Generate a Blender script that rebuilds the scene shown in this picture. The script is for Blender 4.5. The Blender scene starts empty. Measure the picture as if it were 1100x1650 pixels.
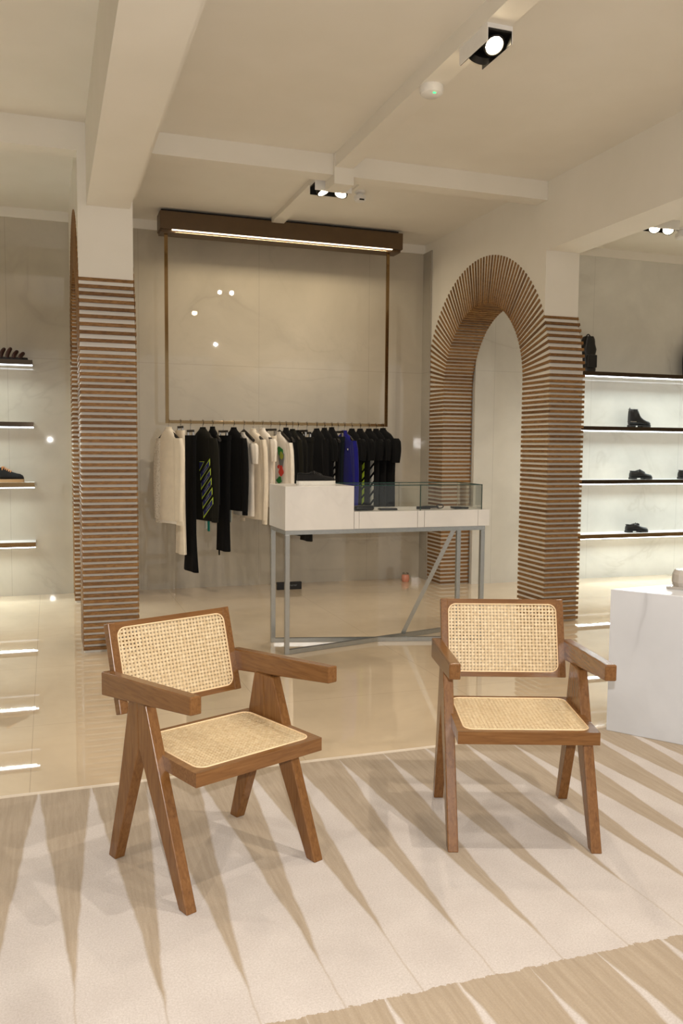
import bpy, bmesh, math, random
from mathutils import Vector, Matrix
random.seed(7)
PI = math.pi
SC = bpy.context.scene
COL = SC.collection

# ------------------------------------------------------------------ camera, world, lights, exposure
F_PX, PITCH, YAW, ROLL, CAM_H = 1367.24, .0773126, .33218, .00864847, 1.45
def make_camera():
    cy, sy, cp, sp = math.cos(YAW), math.sin(YAW), math.cos(PITCH), math.sin(PITCH)
    fw = Vector((sy * cp, cy * cp, -sp)); rt = Vector((cy, -sy, 0)); up = rt.cross(fw)
    c, s = math.cos(ROLL), math.sin(ROLL)
    rt2 = c * rt + s * up; up2 = -s * rt + c * up
    m = Matrix((rt2, up2, -fw)).transposed().to_4x4(); m.translation = (0, 0, CAM_H)
    cd = bpy.data.cameras.new('camera'); cd.sensor_fit = 'VERTICAL'; cd.sensor_height = 36
    cd.lens = F_PX * 36 / 1650; cd.clip_start = .05; cd.clip_end = 100
    o = bpy.data.objects.new('camera', cd); COL.objects.link(o); o.matrix_world = m; SC.camera = o
make_camera()
SC.view_settings.view_transform = 'Standard'; SC.view_settings.look = 'None'
SC.view_settings.gamma = 1; SC.view_settings.use_curve_mapping = False
SC.view_settings.exposure = 0.22
W = bpy.data.worlds.new('world'); SC.world = W; W.use_nodes = True
W.node_tree.nodes['Background'].inputs[0].default_value = (1.0, .95, .88, 1)
W.node_tree.nodes['Background'].inputs[1].default_value = .50
WARM = (1.0, .89, .75); SOFT = (1.0, .94, .86)
def lamp(name, kind, loc, energy, color=WARM, target=None, **kw):
    d = bpy.data.lights.new(name, kind); d.energy = energy; d.color = color
    for k, v in kw.items(): setattr(d, k, v)
    o = bpy.data.objects.new(name, d); COL.objects.link(o); o.location = loc
    if target is not None:
        o.rotation_euler = (Vector(target) - Vector(loc)).to_track_quat('-Z', 'Y').to_euler()
    return o
R = math.radians
# ceiling spots of the shop: along the middle track, in both side bays, over the rug
for x, y, e, tg in ((2.14, 1.9, 110, (2.0, 2.0, 0)), (2.12, -.6, 105, (2.0, -.6, 0)), (3.1, .6, 80, (2.6, 2.2, 0)),
                    (-1.6, 1.0, 100, (-1.6, 1.2, 0)), (-1.7, 4.6, 95, (-1.7, 4.8, 0)), (-1.6, 6.9, 60, (-1.6, 7.0, 0)),
                    (6.8, 6.1, 45, (6.8, 5.6, 0)), (6.6, 2.2, 70, (6.4, 2.4, 0)), (8.9, 4.6, 60, (8.6, 4.6, 0))):
    lamp('ceiling_spot_light', 'SPOT', (x, y, 3.4), e, SOFT, tg, spot_size=R(150), spot_blend=.9, shadow_soft_size=.03)
# the photographer's flash, beside the lens
lamp('camera_flash', 'SPOT', (.03, .02, 1.53), 205, (1.0, .95, .90), (1.4, 4.1, 1.15), spot_size=R(100), spot_blend=.6, shadow_soft_size=.012)

# ------------------------------------------------------------------ materials
def lin(c):
    return tuple(((v / 255) / 12.92 if v / 255 <= .04045 else ((v / 255 + .055) / 1.055) ** 2.4) for v in c) + (1,)
class NT:
    def __init__(s, name):
        s.m = bpy.data.materials.new(name); s.m.use_nodes = True
        s.t = s.m.node_tree; s.n = s.t.nodes; s.b = s.n['Principled BSDF']
    def add(s, typ, **kw):
        n = s.n.new(typ)
        for k, v in kw.items():
            if k.startswith('i_'):
                n.inputs[k[2:].replace('_', ' ')].default_value = v
            else: setattr(n, k, v)
        return n
    def link(s, a, b): s.t.links.new(a, b)
    def coords(s, scale=(1, 1, 1), which='Object', rot=(0, 0, 0)):
        tc = s.add('ShaderNodeTexCoord'); mp = s.add('ShaderNodeMapping')
        mp.inputs['Scale'].default_value = scale; mp.inputs['Rotation'].default_value = rot
        s.link(tc.outputs[which], mp.inputs[0]); return mp.outputs[0]
    def noise(s, vec, scale, detail=3, rough=.5, dist=0):
        n = s.add('ShaderNodeTexNoise'); n.inputs['Scale'].default_value = scale
        n.inputs['Detail'].default_value = detail; n.inputs['Roughness'].default_value = rough
        n.inputs['Distortion'].default_value = dist
        if vec is not None: s.link(vec, n.inputs['Vector'])
        return n
    def ramp(s, fac, stops):
        r = s.add('ShaderNodeValToRGB'); e = r.color_ramp.elements
        while len(e) < len(stops): e.new(.5)
        for el, (p, c) in zip(e, stops): el.position = p; el.color = c
        s.link(fac, r.inputs[0]); return r.outputs[0]
    def mix(s, fac, a, b, mode='MIX'):
        n = s.add('ShaderNodeMix', data_type='RGBA', blend_type=mode)
        for sock, v in ((n.inputs[0], fac), (n.inputs[6], a), (n.inputs[7], b)):
            if hasattr(v, 'is_linked'): s.link(v, sock)
            else: sock.default_value = v
        return n.outputs[2]
    def math(s, op, a, b=None, c=None):
        n = s.add('ShaderNodeMath', operation=op)
        for i, v in enumerate((a, b, c)):
            if v is None: continue
            if hasattr(v, 'is_linked'): s.link(v, n.inputs[i])
            else: n.inputs[i].default_value = v
        return n.outputs[0]
    def bump(s, h, strength=.3, dist=.002):
        n = s.add('ShaderNodeBump'); n.inputs['Strength'].default_value = strength; n.inputs['Distance'].default_value = dist
        s.link(h, n.inputs['Height']); s.link(n.outputs[0], s.b.inputs['Normal'])
    def color(s, c):
        if hasattr(c, 'is_linked'): s.link(c, s.b.inputs['Base Color'])
        else: s.b.inputs['Base Color'].default_value = c
        return s
    def set(s, **kw):
        for k, v in kw.items(): s.b.inputs[k.replace('_', ' ')].default_value = v
        return s

def plain(name, rgb, rough=.5, metal=0, spec=.5, nscale=0, namt=.08, **kw):
    t = NT(name); c = lin(rgb)
    if nscale:
        n = t.noise(t.coords(), nscale, 4, .6)
        d = tuple(v * (1 - namt) for v in c[:3]) + (1,); u = tuple(min(1, v * (1 + namt)) for v in c[:3]) + (1,)
        t.color(t.ramp(n.outputs[0], [(.3, d), (.7, u)]))
    else: t.color(c)
    t.set(Roughness=rough, Metallic=metal); t.b.inputs['Specular IOR Level'].default_value = spec
    for k, v in kw.items(): t.b.inputs[k.replace('_', ' ')].default_value = v
    return t.m
def emit(name, rgb, strength):
    t = NT(name); t.color(lin((20, 20, 20))); t.b.inputs['Emission Color'].default_value = lin(rgb)
    t.b.inputs['Emission Strength'].default_value = strength; return t.m

def paint_mat():
    t = NT('white wall paint'); n = t.noise(t.coords(), 3.0, 4)
    t.color(t.ramp(n.outputs[0], [(.3, lin((226, 221, 210))), (.7, lin((230, 225, 215)))]))
    t.set(Roughness=.55); t.bump(t.noise(t.coords(), 160, 2).outputs[0], .06, .001); return t.m
def tile_mat(name, base, vein, rough, axis, tw, th, off=(0, 0), vamt=.25, spec=.5, coat=0):
    """large polished slabs with faint veins and hairline joints; axis = the two object axes of the slab grid"""
    t = NT(name); co = t.coords()
    w = t.noise(co, .55, 5, .55, 1.2)
    v = t.math('ABSOLUTE', t.math('SUBTRACT', w.outputs[0], .5))
    veins = t.ramp(v, [(0, (1, 1, 1, 1)), (.012, (.25, .25, .25, 1)), (.035, (0, 0, 0, 1))])
    msk = t.noise(co, .9, 2); mk = t.ramp(msk.outputs[0], [(.45, (0, 0, 0, 1)), (.62, (1, 1, 1, 1))])
    veins = t.math('MULTIPLY', veins, mk)
    cloud = t.noise(co, 1.1, 5, .6, .4)
    b = lin(base); d = tuple(x * .86 for x in b[:3]) + (1,); u = tuple(min(1, x * 1.06) for x in b[:3]) + (1,)
    c = t.ramp(cloud.outputs[0], [(.3, d), (.68, u)])
    c = t.mix(t.math('MULTIPLY', veins, vamt), c, lin(vein))
    sx = t.add('ShaderNodeSeparateXYZ'); t.link(co, sx.inputs[0])
    js = []
    for a, size, o in zip(axis, (tw, th), off):
        fr = t.math('FRACT', t.math('DIVIDE', t.math('ADD', sx.outputs[a], 50 * size + o), size))
        js.append(t.math('LESS_THAN', fr, .003 / size))
    j = t.math('MAXIMUM', js[0], js[1])
    c = t.mix(t.math('MULTIPLY', j, .45), c, lin(tuple(int(x * .62) for x in base)))
    t.color(c); t.set(Roughness=rough); t.b.inputs['Specular IOR Level'].default_value = spec; t.b.inputs['Coat Weight'].default_value = coat; t.b.inputs['Coat Roughness'].default_value = .015
    t.bump(t.noise(co, 2.2, 2).outputs[0], .012, .004); return t.m
def wood_mat(name, dark, mid, light, scale, rough=.38, rand=0.0, grain=1.0):
    t = NT(name); co = t.coords(scale)
    g = t.noise(co, 6 * grain, 6, .62, .6); f = t.noise(co, 40 * grain, 3, .6)
    c = t.ramp(g.outputs[0], [(.25, lin(dark)), (.5, lin(mid)), (.78, lin(light))])
    c = t.mix(t.math('MULTIPLY', f.outputs[0], .28), c, lin(dark))
    if rand:
        ge = t.add('ShaderNodeNewGeometry')
        rr = t.ramp(ge.outputs['Random Per Island'], [(0, (1 - rand, 1 - rand * 1.15, 1 - rand * 1.25, 1)), (.5, (1, .97, .93, 1)), (1, (1 + rand * .3, 1 + rand * .25, 1, 1))])
        c = t.mix(1.0, c, rr, 'MULTIPLY')
    t.color(c); t.set(Roughness=rough); t.b.inputs['Specular IOR Level'].default_value = .2 if rand else .5
    t.bump(f.outputs[0], .08, .001); return t.m
def cane_mat():
    t = NT('woven cane'); co = t.coords()
    sx = t.add('ShaderNodeSeparateXYZ'); t.link(co, sx.inputs[0])
    n = t.noise(co, 60, 3); n2 = t.noise(co, 9, 2)
    c = t.ramp(n.outputs[0], [(.3, lin((204, 181, 142))), (.7, lin((232, 214, 178)))])
    def strand(expr, period, lo):
        fr = t.math('FRACT', t.math('DIVIDE', t.math('ADD', expr, 10.0), period))
        return t.math('LESS_THAN', t.math('ABSOLUTE', t.math('SUBTRACT', fr, .5)), lo)
    a = t.math('ADD', sx.outputs[0], sx.outputs[1]); b = t.math('SUBTRACT', sx.outputs[0], sx.outputs[1])
    gaps = t.math('MAXIMUM', strand(a, .0137, .05), strand(b, .0137, .05))
    gaps = t.math('MAXIMUM', gaps, t.math('MAXIMUM', strand(sx.outputs[0], .0137, .035), strand(sx.outputs[1], .0137, .035)))
    c = t.mix(t.math('MULTIPLY', gaps, .42), c, lin((150, 108, 58)))
    c = t.mix(t.math('MULTIPLY', n2.outputs[0], .2), c, lin((190, 150, 96)))
    t.color(c); t.set(Roughness=.45); t.bump(t.math('SUBTRACT', 1.0, gaps), .3, .0008); return t.m
def rug_mat():
    """cream pile with rows of long brown wedges; object axes: x across, y along the wedges"""
    t = NT('cream rug with brown wedges'); co = t.coords()
    sx = t.add('ShaderNodeSeparateXYZ'); t.link(co, sx.inputs[0]); X, Y = sx.outputs[0], sx.outputs[1]
    P, ROW = .2185, 1.67
    wob = t.noise(co, 5, 3); fine = t.noise(co, 45, 3, .7)
    xw = t.math('ADD', X, t.math('MULTIPLY', t.math('SUBTRACT', wob.outputs[0], .5), .022))
    u = t.math('FRACT', t.math('DIVIDE', t.math('ADD', xw, 50 * P - .04 + P / 2), P))
    du = t.math('ABSOLUTE', t.math('SUBTRACT', u, .5))              # 0 in the middle of a wedge
    idx = t.math('FLOOR', t.math('DIVIDE', t.math('ADD', xw, 50 * P - .04 + P / 2), P))
    wn = t.add('ShaderNodeTexWhiteNoise', noise_dimensions='1D'); t.link(idx, wn.inputs['W'])
    yy = t.math('ADD', Y, t.math('MULTIPLY', t.math('SUBTRACT', fine.outputs[0], .5), .035))
    v = t.math('FRACT', t.math('DIVIDE', t.math('SUBTRACT', 3.625 + 10 * ROW, yy), ROW))   # 0 at the far end of a row
    v2 = t.math('ADD', v, t.math('MULTIPLY', t.math('SUBTRACT', wn.outputs[0], .5), .14))
    half = t.math('MULTIPLY', .5, t.math('POWER', t.math('MAXIMUM', t.math('SUBTRACT', 1.0, t.math('DIVIDE', v2, .88)), 0.0), 1.05))
    edge = t.math('SUBTRACT', half, du)
    m = t.ramp(t.math('ADD', t.math('MULTIPLY', edge, 9.0), .5), [(.30, (0, 0, 0, 1)), (.68, (1, 1, 1, 1))])
    streak = t.noise(t.coords((60, 3, 1)), 1.0, 4, .7)
    brown = t.ramp(streak.outputs[0], [(.3, lin((158, 139, 114))), (.7, lin((180, 162, 138)))])
    cream = t.ramp(t.noise(co, 4, 4).outputs[0], [(.3, lin((198, 188, 181))), (.7, lin((212, 203, 196)))])
    c = t.mix(m, cream, brown)
    grain = t.noise(co, 170, 3, .8)
    c = t.mix(t.math('MULTIPLY', t.ramp(grain.outputs[0], [(.35, (0, 0, 0, 1)), (.72, (1, 1, 1, 1))]), .42), c, lin((140, 124, 106)))
    border = t.math('GREATER_THAN', Y, 3.607)
    c = t.mix(t.math('MULTIPLY', border, .75), c, lin((226, 212, 192)))
    t.color(c); t.set(Roughness=.95); t.b.inputs['Specular IOR Level'].default_value = .1
    t.b.inputs['Sheen Weight'].default_value = .25
    t.bump(t.noise(co, 260, 3, .8).outputs[0], .55, .004); return t.m
def glass_mat(name, tint, refl=.6):
    t = NT(name); t.n.remove(t.b)
    tr = t.add('ShaderNodeBsdfTransparent'); tr.inputs[0].default_value = tint
    gl = t.add('ShaderNodeBsdfGlossy'); gl.inputs['Roughness'].default_value = .01
    fr = t.add('ShaderNodeFresnel'); fr.inputs[0].default_value = 1.45
    mx = t.add('ShaderNodeMixShader'); t.link(t.math('MULTIPLY', fr.outputs[0], refl), mx.inputs[0])
    t.link(tr.outputs[0], mx.inputs[1]); t.link(gl.outputs[0], mx.inputs[2])
    t.link(mx.outputs[0], t.n['Material Output'].inputs[0]); return t.m
def cloth_mat(name, rgb, rough=.9, amt=.12, sheen=.2):
    t = NT(name); co = t.coords(); n = t.noise(co, 14, 4, .6); w = t.noise(co, 260, 2)
    c = lin(rgb); d = tuple(v * (1 - amt) for v in c[:3]) + (1,); u = tuple(min(1, v * (1 + amt)) for v in c[:3]) + (1,)
    t.color(t.ramp(n.outputs[0], [(.3, d), (.7, u)])); t.set(Roughness=rough)
    t.b.inputs['Specular IOR Level'].default_value = .2; t.b.inputs['Sheen Weight'].default_value = sheen
    t.bump(w.outputs[0], .15, .001); return t.m
def lace_mat():
    t = NT('white lace'); co = t.coords()
    v = t.add('ShaderNodeTexVoronoi'); v.inputs['Scale'].default_value = 55; t.link(co, v.inputs['Vector'])
    t.color(t.ramp(v.outputs['Distance'], [(.15, lin((188, 178, 160))), (.4, lin((236, 230, 218)))])); t.set(Roughness=.85)
    t.bump(v.outputs['Distance'], .5, .003); return t.m

M = dict(
    paint=paint_mat(),
    tile=tile_mat('polished grey marble slabs', (186, 177, 160), (138, 130, 116), .015, (0, 2), 1.2, 2.4, (.35, .15), .22, .8),
    tile_side=tile_mat('polished grey marble slabs side', (170, 163, 150), (126, 118, 106), .07, (1, 2), 1.2, 2.4, (0, .15)),
    tile_white=tile_mat('polished white marble slabs', (214, 211, 202), (165, 158, 145), .03, (0, 2), 1.2, 2.4, (.35, .15)),
    floor=tile_mat('polished beige floor slabs', (210, 190, 161), (184, 164, 136), .02, (0, 1), 1.2, 1.2, (.1, .25), .15, .9, .35),
    marble=tile_mat('white marble', (228, 224, 218), (170, 164, 158), .22, (0, 2), 40, 40, (7, 7), .16),
    marble_cool=tile_mat('cool white marble', (212, 214, 218), (140, 140, 144), .14, (0, 2), 40, 40, (7, 7), .3),
    slat=wood_mat('oiled slat wood', (92, 66, 37), (140, 104, 64), (170, 134, 88), (9, 9, 40), .5, .34, .5),
    wood_x=wood_mat('brown wood grain across', (96, 62, 31), (122, 82, 43), (140, 99, 56), (1.4, 18, 18), .26),
    wood_y=wood_mat('brown wood grain along arm', (96, 62, 31), (122, 82, 43), (140, 99, 56), (18, 1.4, 18), .26),
    wood_z=wood_mat('brown wood grain upright', (96, 62, 31), (122, 82, 43), (140, 99, 56), (18, 18, 1.4), .26),
    cane=cane_mat(), bead=plain('cane beading', (240, 212, 170), .4, nscale=80),
    rug=rug_mat(),
    steel=plain('grey satin metal', (178, 181, 180), .26, .85, nscale=30, namt=.05),
    bronze=plain('bronze panel', (92, 72, 48), .4, .3, nscale=8),
    gold=plain('polished brass', (150, 124, 88), .08, 1.0, nscale=12, namt=.05),
    chrome=plain('mirror metal', (190, 186, 180), .06, 1.0), darkchrome=plain('dark mirror metal', (88, 76, 64), .06, 1.0),
    black=plain('matt black', (16, 15, 14), .45), gap=plain('dark shadow gap', (28, 22, 16), .8),
    blackwood=plain('black hanger', (26, 22, 19), .4, nscale=20),
    clear=glass_mat('clear glass', (.985, .996, .985, 1)), glassedge=plain('green glass edge', (22, 58, 48), .08),
    crystal=plain('pale crystal', (216, 208, 198), .12, Transmission_Weight=.45),
    plastic=plain('white plastic', (226, 224, 220), .4, nscale=15, namt=.03),
    led_white=emit('cool led strip', (240, 248, 255), 7), led_warm=emit('warm led strip', (255, 236, 204), 4),
    lampdisc=emit('lit lamp', (255, 232, 190), 30), led_green=emit('green indicator', (40, 255, 120), 3),
    leather=plain('black leather', (11, 10, 10), .32, nscale=60, namt=.2), suede=plain('black suede', (14, 12, 11), .9, nscale=60, namt=.2),
    sole_white=plain('white rubber', (228, 224, 214), .6), sole_tan=plain('tan rubber', (176, 140, 96), .7), sole_black=plain('black rubber', (14, 13, 13), .5),
    lace_tan=plain('tan laces', (196, 134, 78), .8), sandal=plain('brown leather', (60, 30, 20), .5, nscale=40),
    pink=plain('pinkish glass', (206, 140, 116), .12, nscale=10), red=plain('red leather', (120, 18, 18), .4),
    c_black=cloth_mat('black cloth', (8, 8, 9), sheen=.03), c_cream=cloth_mat('cream cloth', (232, 220, 200), amt=.05), c_white=cloth_mat('white cloth', (236, 228, 216), amt=.05),
    c_olive=cloth_mat('dark olive cloth', (22, 21, 14), sheen=.05), c_blue=cloth_mat('bright blue cloth', (22, 22, 112), sheen=.1), c_teal=cloth_mat('dark teal cloth', (16, 24, 30), sheen=.05),
    c_char=cloth_mat('charcoal cloth', (24, 23, 19), sheen=.05), lace=lace_mat(),
    p_white=plain('white print', (226, 224, 216), .7), p_neon=plain('neon yellow print', (186, 214, 60), .7), p_blue=plain('blue print', (34, 38, 104), .7),
    p_green=plain('green print', (36, 120, 52), .7), p_red=plain('red print', (206, 62, 50), .7), p_grey=plain('grey print', (116, 120, 122), .7), p_gold=plain('yellow green print', (150, 160, 60), .7),
    tag_teal=plain('teal tag', (20, 120, 112), .5), tag_green=plain('green tag', (120, 176, 120), .5), tag_pale=plain('pale tag', (206, 214, 206), .5),
)

# ------------------------------------------------------------------ mesh helpers
class MB:
    def __init__(s): s.bm = bmesh.new()
    def box(s, c, d, rot=None, bevel=0):
        r = bmesh.ops.create_cube(s.bm, size=1)['verts']
        m = Matrix.Diagonal((d[0], d[1], d[2], 1))
        if rot is not None: m = rot.to_4x4() @ m
        bmesh.ops.transform(s.bm, matrix=Matrix.Translation(c) @ m, verts=r)
        if bevel: s._bev(r, bevel)
        return s
    def bb(s, x0, x1, y0, y1, z0, z1, bevel=0):
        return s.box(((x0 + x1) / 2, (y0 + y1) / 2, (z0 + z1) / 2), (x1 - x0, y1 - y0, z1 - z0), None, bevel)
    def _bev(s, verts, w, seg=2):
        vs = set(verts); es = [e for e in s.bm.edges if e.verts[0] in vs and e.verts[1] in vs]
        bmesh.ops.bevel(s.bm, geom=es, offset=w, segments=seg, affect='EDGES', profile=.5)
    def prism(s, poly, axis, a, b, bevel=0):
        """poly of (p,q) in the plane across `axis`, extruded from a to b"""
        def P(p, q, h): return ((h, p, q), (p, h, q), (p, q, h))[axis]
        lo = [s.bm.verts.new(P(p, q, a)) for p, q in poly]; hi = [s.bm.verts.new(P(p, q, b)) for p, q in poly]
        fs = [s.bm.faces.new(lo), s.bm.faces.new(hi)]
        n = len(poly)
        for i in range(n): fs.append(s.bm.faces.new((lo[i], lo[(i + 1) % n], hi[(i + 1) % n], hi[i])))
        bmesh.ops.recalc_face_normals(s.bm, faces=fs)
        if bevel: s._bev(lo + hi, bevel)
        return s
    def bar(s, p, q, w, h, up=(0, 0, 1), bevel=0):
        p, q = Vector(p), Vector(q); d = q - p; z = d.normalized(); x = Vector(up).cross(z)
        if x.length < 1e-4: x = Vector((1, 0, 0))
        x.normalize(); y = z.cross(x)
        m = Matrix((x, y, z)).transposed()
        return s.box((p + q) / 2, (w, h, d.length), m, bevel)
    def loft(s, rings, caps=True, closed=True):
        vs = [[s.bm.verts.new(v) for v in r] for r in rings]; fs = []
        n = len(rings[0])
        for a, b in zip(vs, vs[1:]):
            for i in range(n if closed else n - 1):
                fs.append(s.bm.faces.new((a[i], a[(i + 1) % n], b[(i + 1) % n], b[i])))
        if caps and closed: fs += [s.bm.faces.new(vs[0][::-1]), s.bm.faces.new(vs[-1])]
        bmesh.ops.recalc_face_normals(s.bm, faces=fs); return s
    def tube(s, pts, r, seg=8, caps=True, closed=False):
        pts = [Vector(p) for p in pts]; rings = []; n = len(pts); px = None
        for i, p in enumerate(pts):
            if closed: d = pts[(i + 1) % n] - pts[i - 1]
            else: d = pts[min(i + 1, n - 1)] - pts[max(i - 1, 0)]
            d.normalize()
            x = (px - d * px.dot(d)) if px is not None else d.orthogonal()
            if x.length < 1e-5: x = d.orthogonal()
            x.normalize(); px = x; y = d.cross(x)
            rr = r[i] if isinstance(r, (list, tuple)) else r
            rings.append([p + (x * math.cos(2 * PI * k / seg) + y * math.sin(2 * PI * k / seg)) * rr for k in range(seg)])
        if closed: rings.append(rings[0]); return s.loft(rings, caps=False)
        return s.loft(rings, caps)
    def lathe(s, prof, c=(0, 0, 0), seg=24):
        rings = [[(c[0] + r * math.cos(2 * PI * k / seg), c[1] + r * math.sin(2 * PI * k / seg), c[2] + z) for k in range(seg)] for r, z in prof]
        return s.loft(rings)
    def build(s, name, mat, parent=None, smooth=False, tri=False):
        if tri: bmesh.ops.triangulate(s.bm, faces=[f for f in s.bm.faces if len(f.verts) > 4])
        me = bpy.data.meshes.new(name); s.bm.to_mesh(me); s.bm.free()
        me.materials.append(mat)
        if smooth:
            for p in me.polygons: p.use_smooth = True
            try: me.set_sharp_from_angle(angle=R(40))
            except Exception: pass
        o = bpy.data.objects.new(name, me); COL.objects.link(o)
        if parent is not None: o.parent = parent
        return o
def tag(o, label=None, cat=None, group=None, kind=None):
    for k, v in (('label', label), ('category', cat), ('group', group), ('kind', kind)):
        if v: o[k] = v
    return o
def thing(name, label, cat, loc=(0, 0, 0), rz=0, group=None):
    o = bpy.data.objects.new(name, None); COL.objects.link(o); o.empty_display_size = .1
    o.location = loc; o.rotation_euler = (0, 0, rz); return tag(o, label, cat, group)
def struct(name, mb, mat, label, cat, tri=True, smooth=False):
    return tag(mb.build(name, mat, None, smooth, tri), label, cat, None, 'structure')
def kids(o): return [c for c in bpy.data.objects if c.parent is o]
def copy_tree(o, parent=None):
    c = o.copy(); COL.objects.link(c)
    if parent is not None: c.parent = parent
    for ch in kids(o): copy_tree(ch, c)
    return c

# ------------------------------------------------------------------ the room
CEIL, YB, YR = 3.62, 8.58, 8.0
XL0, XL1, XR0, XR1, YP = .214, .58, 3.89, 4.21, 6.18
struct('floor', MB().bb(-4.2, 11.2, -4, 8.8, -.1, 0), M['floor'], 'polished beige stone floor of large reflective slabs', 'floor')
struct('ceiling', MB().bb(-4.2, 11.2, -4, 8.8, CEIL, CEIL + .1), M['paint'], 'plain cream painted ceiling', 'ceiling')
struct('wall_back', MB().bb(-4.2, XR0 + .02, YB, YB + .1, 0, 3.53), M['tile'], 'polished grey marble tile wall at the back', 'wall')
struct('trim_1', MB().bb(-4.2, XR0 + .02, YB - .012, YB + .1, 3.53, CEIL), M['paint'], 'cream painted band above the grey tile wall', 'trim')
struct('wall_right', MB().bb(4.226, 11.2, YR, YR + .1, 0, 3.53), M['tile_white'], 'polished marble tile wall behind the shoe shelves on the right', 'wall')
struct('trim_2', MB().bb(4.226, 11.2, YR - .012, YR + .1, 3.53, CEIL), M['paint'], 'cream band above the right shelf wall', 'trim')
struct('wall_left_side', MB().bb(-4.2, -4.1, -4, 8.6, 0, CEIL), M['paint'], 'cream painted side wall of the left bay', 'wall')
struct('wall_right_side', MB().bb(11.1, 11.2, -4, 8.1, 0, CEIL), M['paint'], 'cream painted side wall of the right bay', 'wall')
struct('baseboard_back', MB().bb(XR0 - .016, XR0 - .002, 8.38, YB - .002, .0, 3.53), M['tile_side'], 'narrow strip of grey tile beside the right arch', 'tile strip')

ARC_Y, R_IN, R_OUT = 7.27, .785, 1.21
def arch_wall(x0, x1, zc, name, label):
    n = 40; ri = R_IN + .004; ro = R_OUT - .024
    poly = [(ARC_Y - ro, 0), (ARC_Y - ri, 0)]
    poly += [(ARC_Y - ri * math.cos(PI * i / n), zc + ri * math.sin(PI * i / n)) for i in range(n + 1)]
    poly += [(ARC_Y + ri, 0), (YB, 0), (YB, CEIL), (YP, CEIL)]
    th = math.acos((ARC_Y - YP) / ro)
    poly += [(ARC_Y - ro * math.cos(th * i / 12), zc + ro * math.sin(th * i / 12)) for i in range(12, -1, -1)]
    mb = MB(); mb.prism(poly, 0, x0, x1)
    return struct(name, mb, M['paint'], label, 'wall')
arch_wall(XL0, XL1, 2.07, 'wall_left', 'white wall with the arched opening on the left, ending in a pillar')
arch_wall(XR0, XR1, 2.02, 'wall_middle', 'white wall with the arched opening on the right')

def slat_arch(x0, x1, zc, label):
    """wooden slats round the arch: on both faces of the wall, inside the opening and on the near end"""
    t = thing('slatted_arch', label, 'arch', ((x0 + x1) / 2, ARC_Y, 0))
    PT, SW, TK, NF = .0412, .0226, .008, 68
    cx = (x0 + x1) / 2; hw = (x1 - x0) / 2
    nz = int(zc / PT)
    zs = [zc - PT * (i + .5) for i in range(nz)]
    angs = [PI * (i + .5) / NF for i in range(NF)]
    ri, ro = R_IN - TK, R_OUT
    for sgn in (-1, 1):
        mb = MB(); xc = sgn * (hw + TK / 2 - .001)
        for z in zs:
            for s2 in (-1, 1):
                ymax = ro if s2 < 0 else min(ro, YB - ARC_Y - .004)
                mb.bb(xc - TK / 2, xc + TK / 2, s2 * ri, s2 * ymax, z - SW / 2, z + SW / 2)
        for a in angs:
            ro2 = ro if math.cos(a) > 0 else min(ro, (YB - ARC_Y - .02) / max(-math.cos(a), .01))
            d = Vector((0, -math.cos(a), math.sin(a)))
            m = Matrix((Vector((1, 0, 0)), d, Vector((1, 0, 0)).cross(d))).transposed()
            mb.box(Vector((xc, 0, zc)) + d * (ri + ro2) / 2, (TK, ro2 - ri, SW), m)
        mb.build('face_slats', M['slat'], t)
    mb = MB()
    for z in zs:
        for s2 in (-1, 1):
            mb.bb(-hw + .001, hw - .001, s2 * ri, s2 * (ri + TK), z - SW / 2, z + SW / 2)
    for a in angs:
        d = Vector((0, -math.cos(a), math.sin(a)))
        m = Matrix((Vector((1, 0, 0)), d, Vector((1, 0, 0)).cross(d))).transposed()
        mb.box(Vector((0, 0, zc)) + d * (ri + TK / 2), (2 * hw - .002, TK, SW), m)
    mb.build('soffit_slats', M['slat'], t)
    mb = MB()
    for z in zs: mb.bb(-hw + .001, hw - .001, -ro, -ro + .023, z - SW / 2, z + SW / 2)
    for a in angs:
        y = -ro * math.cos(a)
        if y > -(ARC_Y - YP) - .004: break
        z = zc + (ro - .01) * math.sin(a)
        mb.bb(-hw + .001, hw - .001, y, max(y + .023, -(ARC_Y - YP) - .02), z - SW / 2, z + SW / 2)
    mb.build('end_slats', M['slat'], t)
    return t
slat_arch(XL0, XL1, 2.07, 'arch clad in wooden slats behind the left chair, seen almost edge-on')
slat_arch(XR0, XR1, 2.02, 'tall arch clad in wooden slats behind the display table')

# beams
struct('trim_3', MB().bb(.272, .56, -4, YP + .001, 3.075, CEIL), M['paint'], 'deep white ceiling beam running to the left pillar', 'beam')
struct('trim_4', MB().bb(.56, .605, -4, YP + .01, 3.16, CEIL), M['paint'], 'narrow lip along the right side of the left beam', 'beam')
struct('trim_5', MB().bb(XR0, XR1, -4, YP, 3.07, CEIL), M['paint'], 'deep white ceiling beam running to the right pillar', 'beam')
struct('trim_6', MB().bb(XL1, XR0, YP, YP + .16, 3.47, CEIL), M['paint'], 'shallow white ceiling beam between the two pillars', 'beam')
struct('trim_7', MB().bb(-4.1, XL0, YP, YP + .16, 3.43, CEIL), M['paint'], 'shallow white ceiling beam across the left bay', 'beam')
struct('trim_8', MB().bb(2.05, 2.19, -4, YP, 3.52, CEIL), M['paint'], 'white cable trunking along the ceiling towards the back', 'trunking')
struct('trim_9', MB().bb(2.043, 2.197, YP - .03, YP + .19, 3.40, CEIL), M['paint'], 'white trunking step over the shallow beam', 'trunking')
struct('trim_10', MB().bb(2.05, 2.17, YP + .4, 8.07, 3.575, CEIL), M['paint'], 'white trunking from the spotlight to the bronze rack header', 'trunking')
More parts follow.
